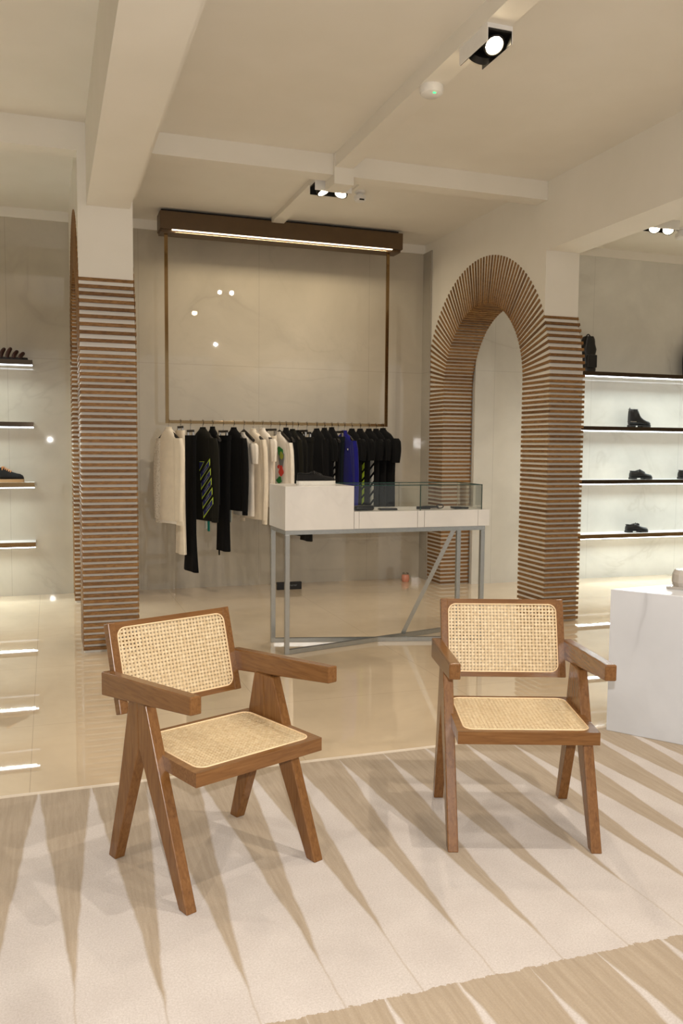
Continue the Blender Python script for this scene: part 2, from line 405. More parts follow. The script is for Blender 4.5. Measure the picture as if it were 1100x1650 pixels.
struct('trim_11', MB().bb(2.46, 2.49, YP + .19, 7.0, 3.60, CEIL), M['paint'], 'thin white conduit to the smoke detector', 'conduit')

# ------------------------------------------------------------------ ceiling lights and detectors
def spotlight_box(loc, rz, label, tilts, power, target_dirs):
    t = thing('ceiling_spotlight', label, 'spotlight', loc, rz, 'black spotlight boxes on the ceiling trunking')
    L, Wd, H = .30, .14, .085           # long axis y; top of the box at z = 0
    MB().bb(-Wd / 2, Wd / 2, -L / 2, L / 2, -.022, 0).build('mounting_plate', M['plastic'], t)
    for s in (-1, 1):
        MB().bb(s * Wd / 2 - (.004 if s > 0 else 0), s * Wd / 2 + (0 if s > 0 else .004), -L / 2, L / 2, -H, -.022).build('side_panel', M['plastic'], t)
    hb = MB().bb(-Wd / 2 + .005, Wd / 2 - .005, -L / 2 + .002, L / 2 - .002, -.032, -.023)
    for q in (-1, 1): hb.bb(q * (Wd / 2 - .006) - .0015, q * (Wd / 2 - .006) + .0015, -L / 2 + .001, L / 2 - .001, -H, -.030)
    hb.bb(-.02, .02, -L / 2 + .03, L / 2 - .03, -.05, -.030)
    hb.build('housing', M['black'], t)
    for yy, tl in zip((-L / 4 - .01, L / 4 - .01), tilts):
        e = MB(); e.lathe([(.030, .034), (.052, .020), (.054, -.014), (.046, -.016), (.044, .004)])
        ring = e.build('lamp_body', M['black'], t, True)
        ring.location = (0, yy, -.066); ring.rotation_euler = tl
        MB().lathe([(.043, -.013), (.043, -.006), (.002, -.005)]).build('lamp_lens', M['lampdisc'], ring, True)
    mw = Matrix.Translation(loc) @ Matrix.Rotation(rz, 4, 'Z')
    for yy, dr in zip((-L / 4 - .01, L / 4 - .01), target_dirs):
        p = mw @ Vector((0, yy, -H - .06)); lamp('spotlight_beam', 'SPOT', p, power, WARM, p + Vector(dr), spot_size=R(120), spot_blend=.8, shadow_soft_size=.025)
    return t
spotlight_box((2.13, 4.0, 3.52), 0, 'black spotlight box on the trunking nearest the camera, lit lamp facing us', ((R(-40), 0, 0), (R(48), 0, 0)), 48, ((-.1, -.35, -1), (.1, .3, -1)))
spotlight_box((2.12, 6.47, 3.50), R(90), 'black spotlight box hanging under the shallow ceiling beam', ((R(20), R(18), 0), (R(-20), R(18), 0)), 45, ((-.2, .5, -1), (.2, .5, -1)))
spotlight_box((5.25, 6.47, 3.50), R(90), 'spotlight box with two bright lamps in the right bay', ((R(30), R(36), 0), (R(22), R(36), 0)), 40, ((0, -.2, -1), (.2, .1, -1)))
t = thing('smoke_detector', 'white round detector with green light under the ceiling trunking', 'smoke detector', (2.12, 4.62, 3.52))
MB().lathe([(.066, 0), (.070, -.02), (.064, -.044), (.045, -.056), (.002, -.058)]).build('body', M['plastic'], t, True)
MB().box((-.004, -.046, -.052), (.016, .010, .008)).build('indicator', M['led_green'], t)
t = thing('smoke_detector', 'white smoke detector on the ceiling in front of the bronze rack header', 'smoke detector', (2.55, 6.98, CEIL))
MB().lathe([(.045, 0), (.045, -.015), (.03, -.02), (.03, -.035), (.05, -.04), (.052, -.07), (.04, -.085), (.002, -.087)]).build('body', M['plastic'], t, True)
MB().bb(-.02, .02, -.052, -.04, -.084, -.074).build('vent', M['black'], t)
t = thing('smoke_detector', 'white smoke detector at the right edge, beside the two bright lamps', 'smoke detector', (5.93, 7.0, CEIL))
MB().lathe([(.05, 0), (.05, -.02), (.032, -.025), (.032, -.05), (.056, -.055), (.058, -.09), (.045, -.105), (.002, -.107)]).build('body', M['plastic'], t, True)

# ------------------------------------------------------------------ rug
o = MB().bb(-1.6, 3.35, .4, 3.64, .0, .012, .004).build('rug', M['rug'], None)
tag(o, 'large cream rug patterned with long tapering brown wedges', 'rug')
RUG_Z = .012

# ------------------------------------------------------------------ chairs
def rrect(x0, x1, y0, y1, r, n=6):
    pts = []
    for cx, cy, a0 in ((x1 - r, y1 - r, 0), (x0 + r, y1 - r, 90), (x0 + r, y0 + r, 180), (x1 - r, y0 + r, 270)):
        for i in range(n + 1):
            a = R(a0 + 90 * i / n); pts.append((cx + r * math.cos(a), cy + r * math.sin(a)))
    return pts
def cane_plate(w, h, cell=.0137, r=.03, hole=.0037, thick=.003):
    """woven sheet in the local xy plane, centred, with an octagonal hole in every cell"""
    bm = bmesh.new(); nx, ny = round(w / cell), round(h / cell); sx, sy = w / nx, h / ny
    cache = {}
    def V(x, y, z):
        k = (round(x, 6), round(y, 6), z)
        if k not in cache: cache[k] = bm.verts.new((x, y, z))
        return cache[k]
    for i in range(nx):
        for j in range(ny):
            cx, cy = -w / 2 + (i + .5) * sx, -h / 2 + (j + .5) * sy
            ax, ay = abs(cx) - (w / 2 - r), abs(cy) - (h / 2 - r)
            if ax > 0 and ay > 0 and math.hypot(ax, ay) > r - .004: continue
            outer = [(cx + sx * dx / 2, cy + sy * dy / 2) for dx, dy in ((1, 0), (1, 1), (0, 1), (-1, 1), (-1, 0), (-1, -1), (0, -1), (1, -1))]
            inner = [(cx + hole * math.cos(k * PI / 4), cy + hole * math.sin(k * PI / 4)) for k in range(8)]
            for z, fl in ((thick / 2, 0), (-thick / 2, 1)):
                for k in range(8):
                    q = [V(*outer[k], z), V(*outer[(k + 1) % 8], z), V(*inner[(k + 1) % 8], z), V(*inner[k], z)]
                    bm.faces.new(q if not fl else q[::-1])
            for k in range(8):
                bm.faces.new((V(*inner[k], thick / 2), V(*inner[(k + 1) % 8], thick / 2), V(*inner[(k + 1) % 8], -thick / 2), V(*inner[k], -thick / 2)))
    m = MB(); m.bm.free(); m.bm = bm; return m
def frame_mesh(x0, x1, y0, y1, ix0, ix1, iy0, iy1, r, z0, z1):
    """a flat frame with a rounded-corner opening, in the local xy plane from z0 to z1"""
    n = 6; mb = MB(); inn = rrect(ix0, ix1, iy0, iy1, r, n)
    out = []
    for q, (cx, cy) in enumerate(((x1, y1), (x0, y1), (x0, y0), (x1, y0))):
        px, py = inn[q * (n + 1)], inn[q * (n + 1) + n]
        a = (cx, px[1]) if q in (0, 2) else (px[0], cy)
        b = (py[0], cy) if q in (0, 2) else (cx, py[1])
        for i in range(n + 1):
            f = i / n
            if f <= .5: out.append((a[0] + (cx - a[0]) * f * 2, a[1] + (cy - a[1]) * f * 2))
            else: out.append((cx + (b[0] - cx) * (f - .5) * 2, cy + (b[1] - cy) * (f - .5) * 2))
    rings = [[(p[0], p[1], z) for p in pl] for pl, z in ((inn, z0), (inn, z1), (out, z1), (out, z0), (inn, z0))]
    mb.loft(rings, caps=False); bmesh.ops.remove_doubles(mb.bm, verts=mb.bm.verts, dist=1e-5)
    return mb
def make_chair(label, loc, rz):
    t = thing('armchair', label, 'armchair', loc, rz, 'cane armchairs on the rug')
    for s in (-1, 1):
        xa, xb = s * .236, s * .274
        front = [(-.235, 0), (-.188, 0), (.058, .447), (.066, .60), (.012, .60), (-.012, .54)]
        back = [(.237, 0), (.284, 0), (.205, .26), (.122, .60), (.066, .60), (.058, .447)]
        MB().prism(front, 0, min(xa, xb), max(xa, xb), .0035).build('front_leg', M['wood_z'], t)
        MB().prism(back, 0, min(xa, xb), max(xa, xb), .0035).build('rear_leg', M['wood_z'], t)
        arm = [(-.285, .640), (-.285, .697), (.295, .655), (.295, .572)]
        MB().prism(arm, 0, min(s * .248, s * .288), max(s * .248, s * .288), .005).build('armrest', M['wood_y'], t)
    # seat: frame plus cane
    f = frame_mesh(-.249, .249, -.252, .178, -.222, .222, -.226, .150, .035, .402, .447)
    f.build('seat_frame', M['wood_x'], t)
    c = cane_plate(.444, .376).build('seat_cane', M['cane'], t); c.location = (0, -.038, .4445)
    b = MB(); b.tube([(x, y, .4475) for x, y in rrect(-.222, .222, -.226, .150, .035)], 0.0025, 6, closed=True)
    b.build('cane_beading', M['bead'], c, True).matrix_parent_inverse = Matrix.Translation((0, .038, -.4445))
    # backrest: leaning frame with cane
    ang = math.atan2(.30, -.092)   # local y of the panel climbs, leaning back
    be = bpy.data.objects.new('backrest', None)
    hh = .315
    fr = frame_mesh(-.25, .25, -hh / 2, hh / 2, -.222, .222, -hh / 2 + .021, hh / 2 - .021, .030, -.017, .017)
    bk = fr.build('backrest', M['wood_x'], t)
    bk.location = (0, .287, .659); bk.rotation_euler = (math.atan2(.302, .088), 0, 0)
    bpy.data.objects.remove(be)
    for s in (-1, 1):
        MB().bb(min(s * .2225, s * .2515), max(s * .2225, s * .2515), -hh / 2 - .001, hh / 2 + .001, -.0182, .0182, .003).build('stile', M['wood_z'], bk)
    cb = cane_plate(.444, hh - .042).build('back_cane', M['cane'], bk); cb.location = (0, 0, .013)
    b = MB(); b.tube([(x, y, .0175) for x, y in rrect(-.220, .220, -hh / 2 + .021, hh / 2 - .021, .030)], 0.0025, 6, closed=True)
    b.build('cane_beading', M['bead'], bk, True)
    return t
def place_chair(c, rt_deg, label):
    a = R(rt_deg); cx = c[0] + .018 * math.cos(a); cy = c[1] + .018 * math.sin(a)
    return make_chair(label, (cx, cy, RUG_Z), a)
place_chair((.52075 , 2.82125), 22.644, 'brown wooden armchair with cane seat, turned to the right, nearer the left pillar')
place_chair((1.63725, 2.76725), -19.156, 'brown wooden armchair with cane seat, beside the white marble plinth')

# ------------------------------------------------------------------ marble plinth and crystal block
pl = [(2.675, 3.572), (3.20, 2.85), (3.80, 2.85), (3.80, 3.665)]
MBp = MB().prism(pl, 2, RUG_Z * 0 + .012, .742, .003)
tag(MBp.build('plinth', M['marble_cool'], None), 'white marble plinth with an acute corner, standing beside the right chair', 'plinth')
t = thing('crystal_ornament', 'clear crystal block on a glass base, on the white plinth', 'ornament', (3.045, 3.475, .742), R(-50))
MB().bb(-.075, .075, -.06, .06, 0, .014, .003).build('base', M['crystal'], t)
mb = MB()
rings = []
for z, r in ((.014, .046), (.035, .054), (.075, .052), (.098, .042)):
    rings.append([(r * (1 + .12 * (k % 2)) * math.cos(2 * PI * k / 10), r * (1 + .12 * (k % 2)) * math.sin(2 * PI * k / 10), z) for k in range(10)])
mb.loft(rings).build('crystal', M['crystal'], t)

# ------------------------------------------------------------------ display table
def display_table():
    x0, x1, y0, y1 = 1.53, 3.10, 5.61, 6.05
    t = thing('display_table', 'white marble display counter on a grey metal frame, with a glass case', 'display table', (x0, y0, 0))
    X, Y = x1 - x0, y1 - y0; b = .032; zt = .868
    fx = X - .03
    for lx, ly in ((b / 2, b / 2), (b / 2, Y - b / 2 - .02), (fx - b / 2, b / 2), (fx - b / 2, Y - b / 2 - .02)):
        MB().bb(lx - b / 2, lx + b / 2, ly - b / 2, ly + b / 2, 0, zt - .03, .002).build('leg', M['steel'], t)
    mb = MB(); yb = Y - .02
    mb.bb(0, fx, 0, b, zt - .03, zt); mb.bb(0, fx, yb - b, yb, zt - .03, zt)
    mb.bb(0, b, b, yb - b, zt - .03, zt); mb.bb(fx - b, fx, b, yb - b, zt - .03, zt)
    mb.build('top_rail', M['steel'], t)
    MB().bar((b * .6, yb - b / 2, .016), (fx - b * .6, b / 2, .016), .03, .03).build('floor_rail', M['steel'], t)
    MB().bar((b * .6, b / 2, .017), (fx - b * .6, yb - b / 2, .017), .03, .031).build('floor_rail', M['steel'], t)
    MB().bar((1.0, .262, .035), (1.31, .06, zt - .03), .03, .03).build('brace', M['steel'], t)
    MB().bb(-.004, .497, -.004, Y, zt, 1.172, .002).build('tall_box', M['marble'], t)
    MB().bb(.497, X, .010, Y, zt, .988).build('low_box', M['marble'], t)
    for a, c in ((.50, .535), (.537, .985), (.988, 1.04), (1.043, 1.475), (1.478, X + .002)):
        MB().bb(a, c, -.004, .012, zt + .001, .990, .0012).build('drawer_front', M['marble'], t)
    # glass case: thin panes with green edges
    g0, g1, zz0, zz1 = .499, 1.512, .990, 1.178
    mid = 1.015; e = .006
    for a, c in ((g0, mid - .001), (mid + .001, g1)):
        p = MB().bb(a, c, .003, .003 + e, zz0, zz1 - e).build('glass_pane', M['clear'], t)
        MB().bb(a, c, .002, .004 + e, zz1 - e, zz1).build('pane_edge', M['glassedge'], p)
        MB().bb(c - .005, c - .001, .0015, .0025 + e, zz0, zz1 - e).build('pane_edge', M['glassedge'], p)
        p = MB().bb(a, c, Y - .03, Y - .03 + e, zz0, zz1 - e).build('glass_pane', M['clear'], t)
        MB().bb(a, c, Y - .031, Y - .029 + e, zz1 - e, zz1).build('pane_edge', M['glassedge'], p)
    p = MB().bb(g1 - e, g1, .012, Y - .032, zz0, zz1 - e).build('glass_pane', M['clear'], t)
    MB().bb(g1 - e - .001, g1 + .001, .012, Y - .032, zz1 - e, zz1).build('pane_edge', M['glassedge'], p)
    return t
display_table()
def leather_item(label, cat, name, x, y, rz, parts):
    t = thing(name, label, cat, (x, y, .990), rz)
    for nm, f in parts: f().build(nm, M['leather'], t, True)
leather_item('small black zipped pouch in the glass case, beside the tall box', 'pouch', 'pouch', 2.15, 5.76, R(8),
    [('body', lambda: MB().bb(-.075, .075, -.045, .045, 0, .028, .012)), ('flap', lambda: MB().bb(-.07, .07, -.05, .0, .027, .034, .003))])
leather_item('flat black card holder in the glass case, between the pouch and the belt', 'card holder', 'card_holder', 2.34, 5.75, R(-6),
    [('body', lambda: MB().bb(-.065, .065, -.04, .04, 0, .008, .003)), ('pocket', lambda: MB().bb(-.062, .062, -.041, .02, .007, .012, .002))])
def belt():
    m = MB()
    for k in range(3):
        m.tube([((.07 - .014 * k) * math.cos(a), (.045 - .009 * k) * math.sin(a), .012) for a in [2 * PI * i / 28 for i in range(28)]], .006, 6, closed=True)
    m.bb(-.13, -.02, -.05, -.035, 0, .02); return m
leather_item('coiled black belt in the glass case, behind the seam of the panes', 'belt', 'belt', 2.70, 5.80, R(4),
    [('strap', belt), ('buckle', lambda: MB().tube([(.06 + .03 * math.cos(a), -.05, .018 + .014 * math.sin(a)) for a in [2 * PI * i / 16 for i in range(16)]], .004, 6, closed=True))])
leather_item('small flat black wallet in the glass case, nearest the right end', 'wallet', 'wallet', 2.93, 5.76, R(-4),
    [('body', lambda: MB().bb(-.06, .06, -.04, .04, 0, .010, .004)), ('cover', lambda: MB().bb(-.06, .0, -.04, .04, .009, .014, .002))])

# ------------------------------------------------------------------ shoes
PROF = dict(
    low=[(0, .70), (.04, .86), (.12, .80), (.24, .72), (.33, .84), (.40, .98), (.46, .92), (.56, .74), (.68, .58), (.80, .48), (.90, .42), (.97, .30), (1.0, .14)],
    dress=[(0, .66), (.04, .84), (.12, .80), (.24, .76), (.34, .90), (.42, 1.0), (.50, .86), (.60, .66), (.72, .50), (.83, .42), (.92, .36), (.98, .24), (1.0, .12)],
    boot=[(0, .96), (.02, 1.0), (.10, 1.0), (.22, 1.0), (.36, 1.0), (.40, .92), (.46, .66), (.54, .50), (.64, .38), (.76, .29), (.88, .24), (.97, .17), (1.0, .08)])
def shoe(name, label, cat, loc, rz, L=.29, H=.10, kind='low', mats=('leather', 'sole_black'), sole_h=.022, heel=0, laces=None, bow=False, strip=False):
    """toe towards +x, heel at x=0, sole on z=0; H = height of the upper above the sole"""
    t = thing(name, label, cat, loc, rz)
    prof = PROF[kind]; rings = []; poly = []
    def wid(u):
        if u < .3: return .022 + .014 * min(1, u / .08) - .004 * min(1, max(0, u - .1) / .2)
        if u < .72: return .032 + .014 * math.sin((u - .3) / .42 * PI / 2)
        return .046 * math.sqrt(max(0, 1 - ((u - .72) / .285) ** 2.4))
    base = heel + sole_h * (.4 if heel else 1)
    for u, h in prof:
        x = u * L; w = wid(u); z0 = base - .001; top = z0 + H * h; ring = []
        for k in range(16):
            a = 2 * PI * k / 16; cs, sn = math.cos(a), math.sin(a)
            f = .5 + .5 * math.copysign(abs(sn) ** .75, sn)
            nar = 1 - (.22 if kind == 'boot' else .45) * f
            ring.append((x, w * nar * math.copysign(abs(cs) ** .6, cs), z0 + (top - z0) * f))
        rings.append(ring); poly.append((x, w))
    MB().loft(rings).build('upper', M[mats[0]], t, True)
    outline = [(x, -w - .003) for x, w in poly] + [(x + (.003 if x > .9 * L else 0), w + .003) for x, w in poly[::-1]]
    MB().prism(outline, 2, heel, base, .0015).build('sole', M[mats[1]], t)
    if heel:
        MB().bb(.001, .072, -.031, .031, 0, heel + .003, .003).build('heel', M[mats[1]], t)
        MB().prism([(x, y) for x, y in outline if x > .5 * L], 2, 0, heel + .003).build('forefoot', M[mats[1]], t)
    if kind == 'boot':
        MB().tube([(.012, 0, base + H - .02), (.002, 0, base + H + .008), (.008, 0, base + H + .018), (.016, 0, base + H - .006)], .003, 6).build('pull_tab', M[mats[0]], t)
        MB().bb(.045, .085, -.031, .031, base + H * .45, base + H - .004, .004).build('elastic_panel', M['sole_black'], t)
        MB().tube([(.10 + .004 * math.cos(a) + .088 * math.cos(a) * .98, .026 * math.sin(a), base + H) for a in [2 * PI * i / 20 for i in range(20)]][0:0] or [(x * L, y, base + H - .001) for x, y in ((.01, -.02), (.01, .02), (.2, .027), (.36, .02), (.36, -.02), (.2, -.027))], .003, 6, closed=True).build('collar', M[mats[0]], t)
    else:
        MB().tube([(u * L, y, base + H * z) for u, y, z in ((.02, -.012, .80), (.02, .012, .80), (.12, .021, .80), (.24, .020, .73), (.33, .018, .84), (.37, 0, .93), (.33, -.018, .84), (.24, -.020, .73), (.12, -.021, .80))], .0045, 6, closed=True).build('collar', M[mats[0]], t, True)
    if laces:
        m = MB()
        for i in range(5):
            u = .42 + .05 * i; z = base + H * (.98 - (u - .40) * 1.55) + .002
            m.tube([(u * L, -.024, z - .012), (u * L + .004, -.010, z + .002), (u * L + .008, .010, z + .002), (u * L, .024, z - .012)], .0042, 6)
        m.tube([(.42 * L, 0, base + H * .98), (.39 * L, -.028, base + H * 1.0), (.40 * L, -.036, base + H * .75)], .004, 6)
        m.build('laces', M[laces], t, True)
    if bow:
        m = MB(); z = base + H * .80; x = .52 * L
        for sg in (-1, 1):
            m.tube([(x, 0, z), (x - .012, sg * .018, z + .016), (x + .004, sg * .028, z + .006), (x, 0, z)], .005, 6)
            m.tube([(x, 0, z), (x + .02, sg * .012, z - .006)], .004, 6)
        m.build('bow', M[mats[0]], t, True)
    if strip: MB().bb(.004, .075, -.0365, .0365, base + H * .18, base + H * .22, .001).build('ankle_strap', M['chrome'], t)
    return t
shoe('sneaker', 'black low sneaker with white sole, on the tall box of the display counter', 'shoe', (1.665, 5.79, 1.172), R(3), .285, .066, 'low', ('suede', 'sole_white'), .031, laces='sole_black')

# ------------------------------------------------------------------ shelves and their goods
def shelf(x0, x1, yw, z, depth, label, group, cap=False, edge='darkchrome'):
    t = thing('wall_shelf', label, 'shelf', ((x0 + x1) / 2, yw, z), 0, group); h = (x1 - x0) / 2
    MB().bb(-h, h, -depth, 0, -.042, 0, .0015).build('board', M['plastic'], t)
    MB().bb(-h, h, -depth - .004, -depth + .0005, -.042, .0015).build('edge_band', M[edge], t)
    MB().bb(-h + .002, h - .002, -depth + .004, -depth + .016, -.051, -.042).build('light_strip', M['led_white'], t)
    l = lamp('shelf_light', 'AREA', (0, -depth + .012, -.053), 4.8 * (x1 - x0), (.84, .98, 1.0), shape='RECTANGLE', size=(x1 - x0) * .98, size_y=.012)
    l.parent = t; l.rotation_euler = (R(-24), 0, 0)
    return t
LS = [(2.21, 'topmost'), (1.645, 'second from the top'), (1.09, 'third from the top'), (.535, 'lowest')]
for z, w in LS: shelf(-3.4, -.125, YB, z, .24, 'lit mirrored wall shelf in the left bay, ' + w, 'lit wall shelves on the left', edge='darkchrome' if z > 1.2 else 'gold')
RS = [(2.265, 'topmost, under the dark bags'), (1.685, 'holding the ankle boot'), (1.112, 'holding the plain black shoe'), (.52, 'lowest, holding the shoe with a bow')]
for z, w in RS: shelf(5.3, 9.4, YR, z, .26, 'lit wall shelf right of the arch, ' + w, 'lit wall shelves on the right', edge='darkchrome' if z > 1 else 'gold')

t = thing('sandal', 'dark strappy sandal on the topmost left shelf', 'shoe', (-.43, YB - .13, 2.21), 0)
MB().prism([(0, -.03), (.1, -.032), (.2, -.045), (.26, -.02), (.265, .01), (.2, .045), (.1, .032), (0, .03)], 2, 0, .030, .004).build('sole', M['sole_black'], t)
for x, h, w in ((.03, .080, .036), (.085, .085, .037), (.14, .062, .040), (.195, .048, .043)):
    MB().tube([(x + .03 * math.sin(a) ** 2, -w * math.cos(a), .020 + h * math.sin(a)) for a in [PI * i / 10 for i in range(11)]], .017, 8).build('strap', M['sandal'], t, True)
shoe('sneaker', 'black sneaker with tan laces and sole, on the third left shelf', 'shoe', (-.53, YB - .14, 1.09), 0, .31, .115, 'low', ('suede', 'sole_tan'), .03, laces='lace_tan')
shoe('ankle_boot', 'black ankle boot on the second right shelf', 'shoe', (6.05, YR - .14, 1.6855), R(-2), .275, .17, 'boot', ('leather', 'sole_black'), .02, .020, strip=True)
shoe('dress_shoe', 'plain black lace-up shoe on the third right shelf', 'shoe', (6.09, YR - .14, 1.1125), R(-3), .28, .085, 'dress', ('leather', 'sole_black'), .016, .016, laces='sole_black')
shoe('dress_shoe', 'black lace-up shoe cut off by the right edge, on the third right shelf', 'shoe', (6.75, YR - .14, 1.1125), R(-3), .28, .09, 'dress', ('leather', 'sole_black'), .02, .018)
shoe('loafer', 'black shoe with a bow on the lowest right shelf', 'shoe', (6.06, YR - .14, .5205), R(-3), .28, .08, 'dress', ('leather', 'sole_black'), .016, .016, bow=True)
def bag(label, x, z, w, h, lumpy):
    t = thing('bag', label, 'bag', (x, YR - .13, z), 0)
    rings = []
    for i in range(15):
        u = i / 14; ww = w * (.86 + .14 * math.sin(PI * u)) * (1 if u < .8 else 1 - (u - .8) * 1.6) * (1 + (lumpy * .10 * math.sin(u * 22)))
        rings.append([(ww / 2 * math.copysign(abs(math.cos(a)) ** .6, math.cos(a)), .07 * (1 - .3 * u) * math.copysign(abs(math.sin(a)) ** .6, math.sin(a)), .001 + h * u) for a in [2 * PI * k / 20 for k in range(20)]])
    MB().loft(rings).build('body', M['leather'], t, True)
    MB().bb(-w * .36, w * .36, -.088, -.068, h * .12, h * .48, .008).build('pocket', M['leather'], t)
    MB().tube([(-w * .18 + w * .36 * i / 8, 0, h + .035 * math.sin(PI * i / 8) - .01) for i in range(9)], .007, 6).build('handle', M['leather'], t, True)
bag('dark lumpy bag on the topmost right shelf, half hidden by the slatted pillar', 5.50, 2.2655, .17, .38, 1)
bag('dark bag on the topmost right shelf, cut off by the right edge', 6.90, 2.2655, .26, .38, 0)

# ------------------------------------------------------------------ clothes rack
YK, ZK = 8.16, 1.668
def rack():
    t = thing('clothes_rack', 'ceiling-hung brass clothes rail under a bronze lit header', 'clothes rack', (2.2, YK, CEIL))
    z = lambda v: v - CEIL
    MB().bb(-1.20, 1.21, -.10, .12, z(3.43), z(3.59), .003).build('header', M['bronze'], t)
    MB().bb(-1.18, 1.19, -.03, .10, z(3.59), 0).build('shadow_gap', M['gap'], t)
    MB().bb(-1.09, 1.10, -.092, -.081, z(3.422), z(3.431)).build('light_strip', M['led_warm'], t)
    MB().bb(-1.19, 1.20, -.066, .118, z(3.407), z(3.4305), .002).build('lip', M['bronze'], t)
    for x in (-1.135, 1.09):
        MB().bb(x - .016, x + .016, -.008, .008, z(ZK - .014), z(3.410), .001).build('post', M['gold'], t)
    MB().bb(-1.12, 1.075, -.008, .008, z(ZK - .014), z(ZK + .014), .001).build('rail', M['gold'], t)
    l = lamp('rack_light', 'AREA', (0, -.084, z(3.415)), 10, (1, .85, .62), shape='RECTANGLE', size=2.1, size_y=.012); l.parent = t
rack()

def YW(px, yaw): return R(yaw * (.85 - .50 * (px - 271) / 349))
def PX(px): return 1.075 + (px - 271) / 349 * (3.268 - 1.075) + (-.03 * ((px - 271) / 349) * (1 - (px - 271) / 349) * 4)
def PZ(py, px): return ZK + .004 + (681 + (px - 443) * .012 - py) * (.00592 + (px - 300) * .0000012)

def hanger(px, yaw, kind, label, drop=.075, w=.38):
    x = PX(px); t = thing('clothes_hanger', label, 'hanger', (x, YK, ZK), YW(px, yaw), 'hangers on the brass rail')
    u = lambda s, z, v=0: (v, s, z)          # hanger plane = local y-z
    hk = [u(-.001, -.02 - drop * .3), u(0, -.01), u(.012, .004), u(.020, .014)] if 0 else None
    pts = [u(0, -drop), u(0, -.028), u(-.016, -.012), u(-.022, .004), u(-.014, .020), u(0, .0195 + .003), u(.013, .020), u(.020, .010)]
    MB().tube(pts, .003, 6).build('hook', M['chrome'], t, True)
    m = MB()
    if kind == 'clip':
        m.bar(u(-w * .34, -drop), u(w * .34, -drop), .012, .022)
        m.build('bar', M['blackwood'], t)
        for s in (-1, 1):
            MB().bb(-.009, .009, s * w * .27 - .012, s * w * .27 + .012, -drop - .05, -drop - .008, .002).build('clip', M['chrome'], t)
    else:
        n = 9
        rings = []
        for i in range(n):
            f = -1 + 2 * i / (n - 1); zz = -drop - .010 - .085 * abs(f) ** 1.2; hh = .016 + .012 * (1 - abs(f)); tt = .008 + .008 * abs(f)
            rings.append([(tt * math.cos(a), f * w / 2, zz + hh * math.sin(a)) for a in [2 * PI * k / 8 for k in range(8)]])
        m.loft(rings).build('shoulders', M['blackwood'], t, True)
    return t

def ring(cx, cy, z, hw, ht, fold, ph, n=24):
    """superellipse: half width hw along local y, half thickness ht along local x, with cloth folds"""
    out = []
    for k in range(n):
        a = 2 * PI * k / n; c, s = math.cos(a), math.sin(a)
        y = cy + hw * math.copysign(abs(c) ** .8, c); x = cx + ht * math.copysign(abs(s) ** .8, s)
        x += fold * math.sin(5 * a + ph + 3 * z) * abs(s)
        out.append((x, y, z))
    return out
def top(px, y0, y1, yaw, mat, label, cat='shirt', w=.40, sleeve=None, th=.030, prints=(), tags=(), name='shirt', smat=None, flare=1.0, group=None, off=0, hem=None):
    """a hanging upper garment; y0 / y1 = pixel rows of its shoulders and hem in the photo"""
    x = PX(px); zt, zb = PZ(y0, px), PZ(y1, px)
    t = thing(name, label, cat, (x, YK, 0), YW(px, yaw), 'clothes on the brass rail')
    rings = []; L = zt - zb; ph = random.uniform(0, 6)
    rings.append(ring(0, 0, zt + .004, .038, .018, 0, ph))
    for u, ww, tt in ((.02, .060, .024), (.05, .30 * w, .027), (.085, .40 * w, .026), (.115, .465 * w, .025), (.15, w / 2, .024)):
        rings.append(ring(0, 0, zt - u, min(ww, w / 2), tt * th / .03, 0, ph))
    n = 9
    for i in range(1, n + 1):
        f = i / n; z = zt - .15 - (L - .15) * f
        rings.append(ring(0, 0, z + .004 * math.sin(ph + i), w / 2 * (1 + (flare - 1) * f) * (1 - .03 * math.sin(PI * f)), th * (1 - .15 * math.sin(PI * f)), .006 * f, ph))
    body = MB().loft(rings).build('body', mat, t, True)
    MB().tube([(.016 * math.sin(a), .040 * math.cos(a), zt + .006) for a in [2 * PI * k / 16 for k in range(16)]], .006, 6, closed=True).build('collar', mat, t, True)
    if sleeve:
        ln, sw = sleeve
        for s in (-1, 1):
            rr = []; m = 9
            for i in range(m):
                f = i / (m - 1); y = s * (w / 2 - .02 + .035 * math.sin(min(1, f * 1.4) * PI / 2)); z = zt - .095 - (ln - .025) * f
                rr.append(ring(.006 * math.sin(3 * f + ph), y, z, sw * (1 - .35 * f) * (.6 if i == 0 else 1), th * .86 * (1 - .2 * f), .004, ph + s))
            MB().loft(rr).build('sleeve', (smat if smat and s > 0 else mat), t, True)
            if ln > .5:
                zc = zt - .07 - ln
                MB().loft([ring(.004, s * (w / 2 + .013), zc + d, sw * .62, th * .6, 0, 0) for d in (.02, -.04)]).build('cuff', (smat if smat and s > 0 else mat), t, True)
    if hem: MB().loft([ring(0, 0, zb + .005, w / 2 * .98 * flare, th * .8, .004, ph), ring(0, 0, zb - hem, w / 2 * .96 * flare, th * .75, .005, ph)]).build('hem', M['c_white'], t, True)
    for p in prints: p(t, zt, zb, w, th)
    for (mt, dy, ln) in tags: MB().bb(-.012, -.006, dy - .018, dy + .018, zb - ln, zb + .03).build('swing_tag', M[mt], t)
    return t
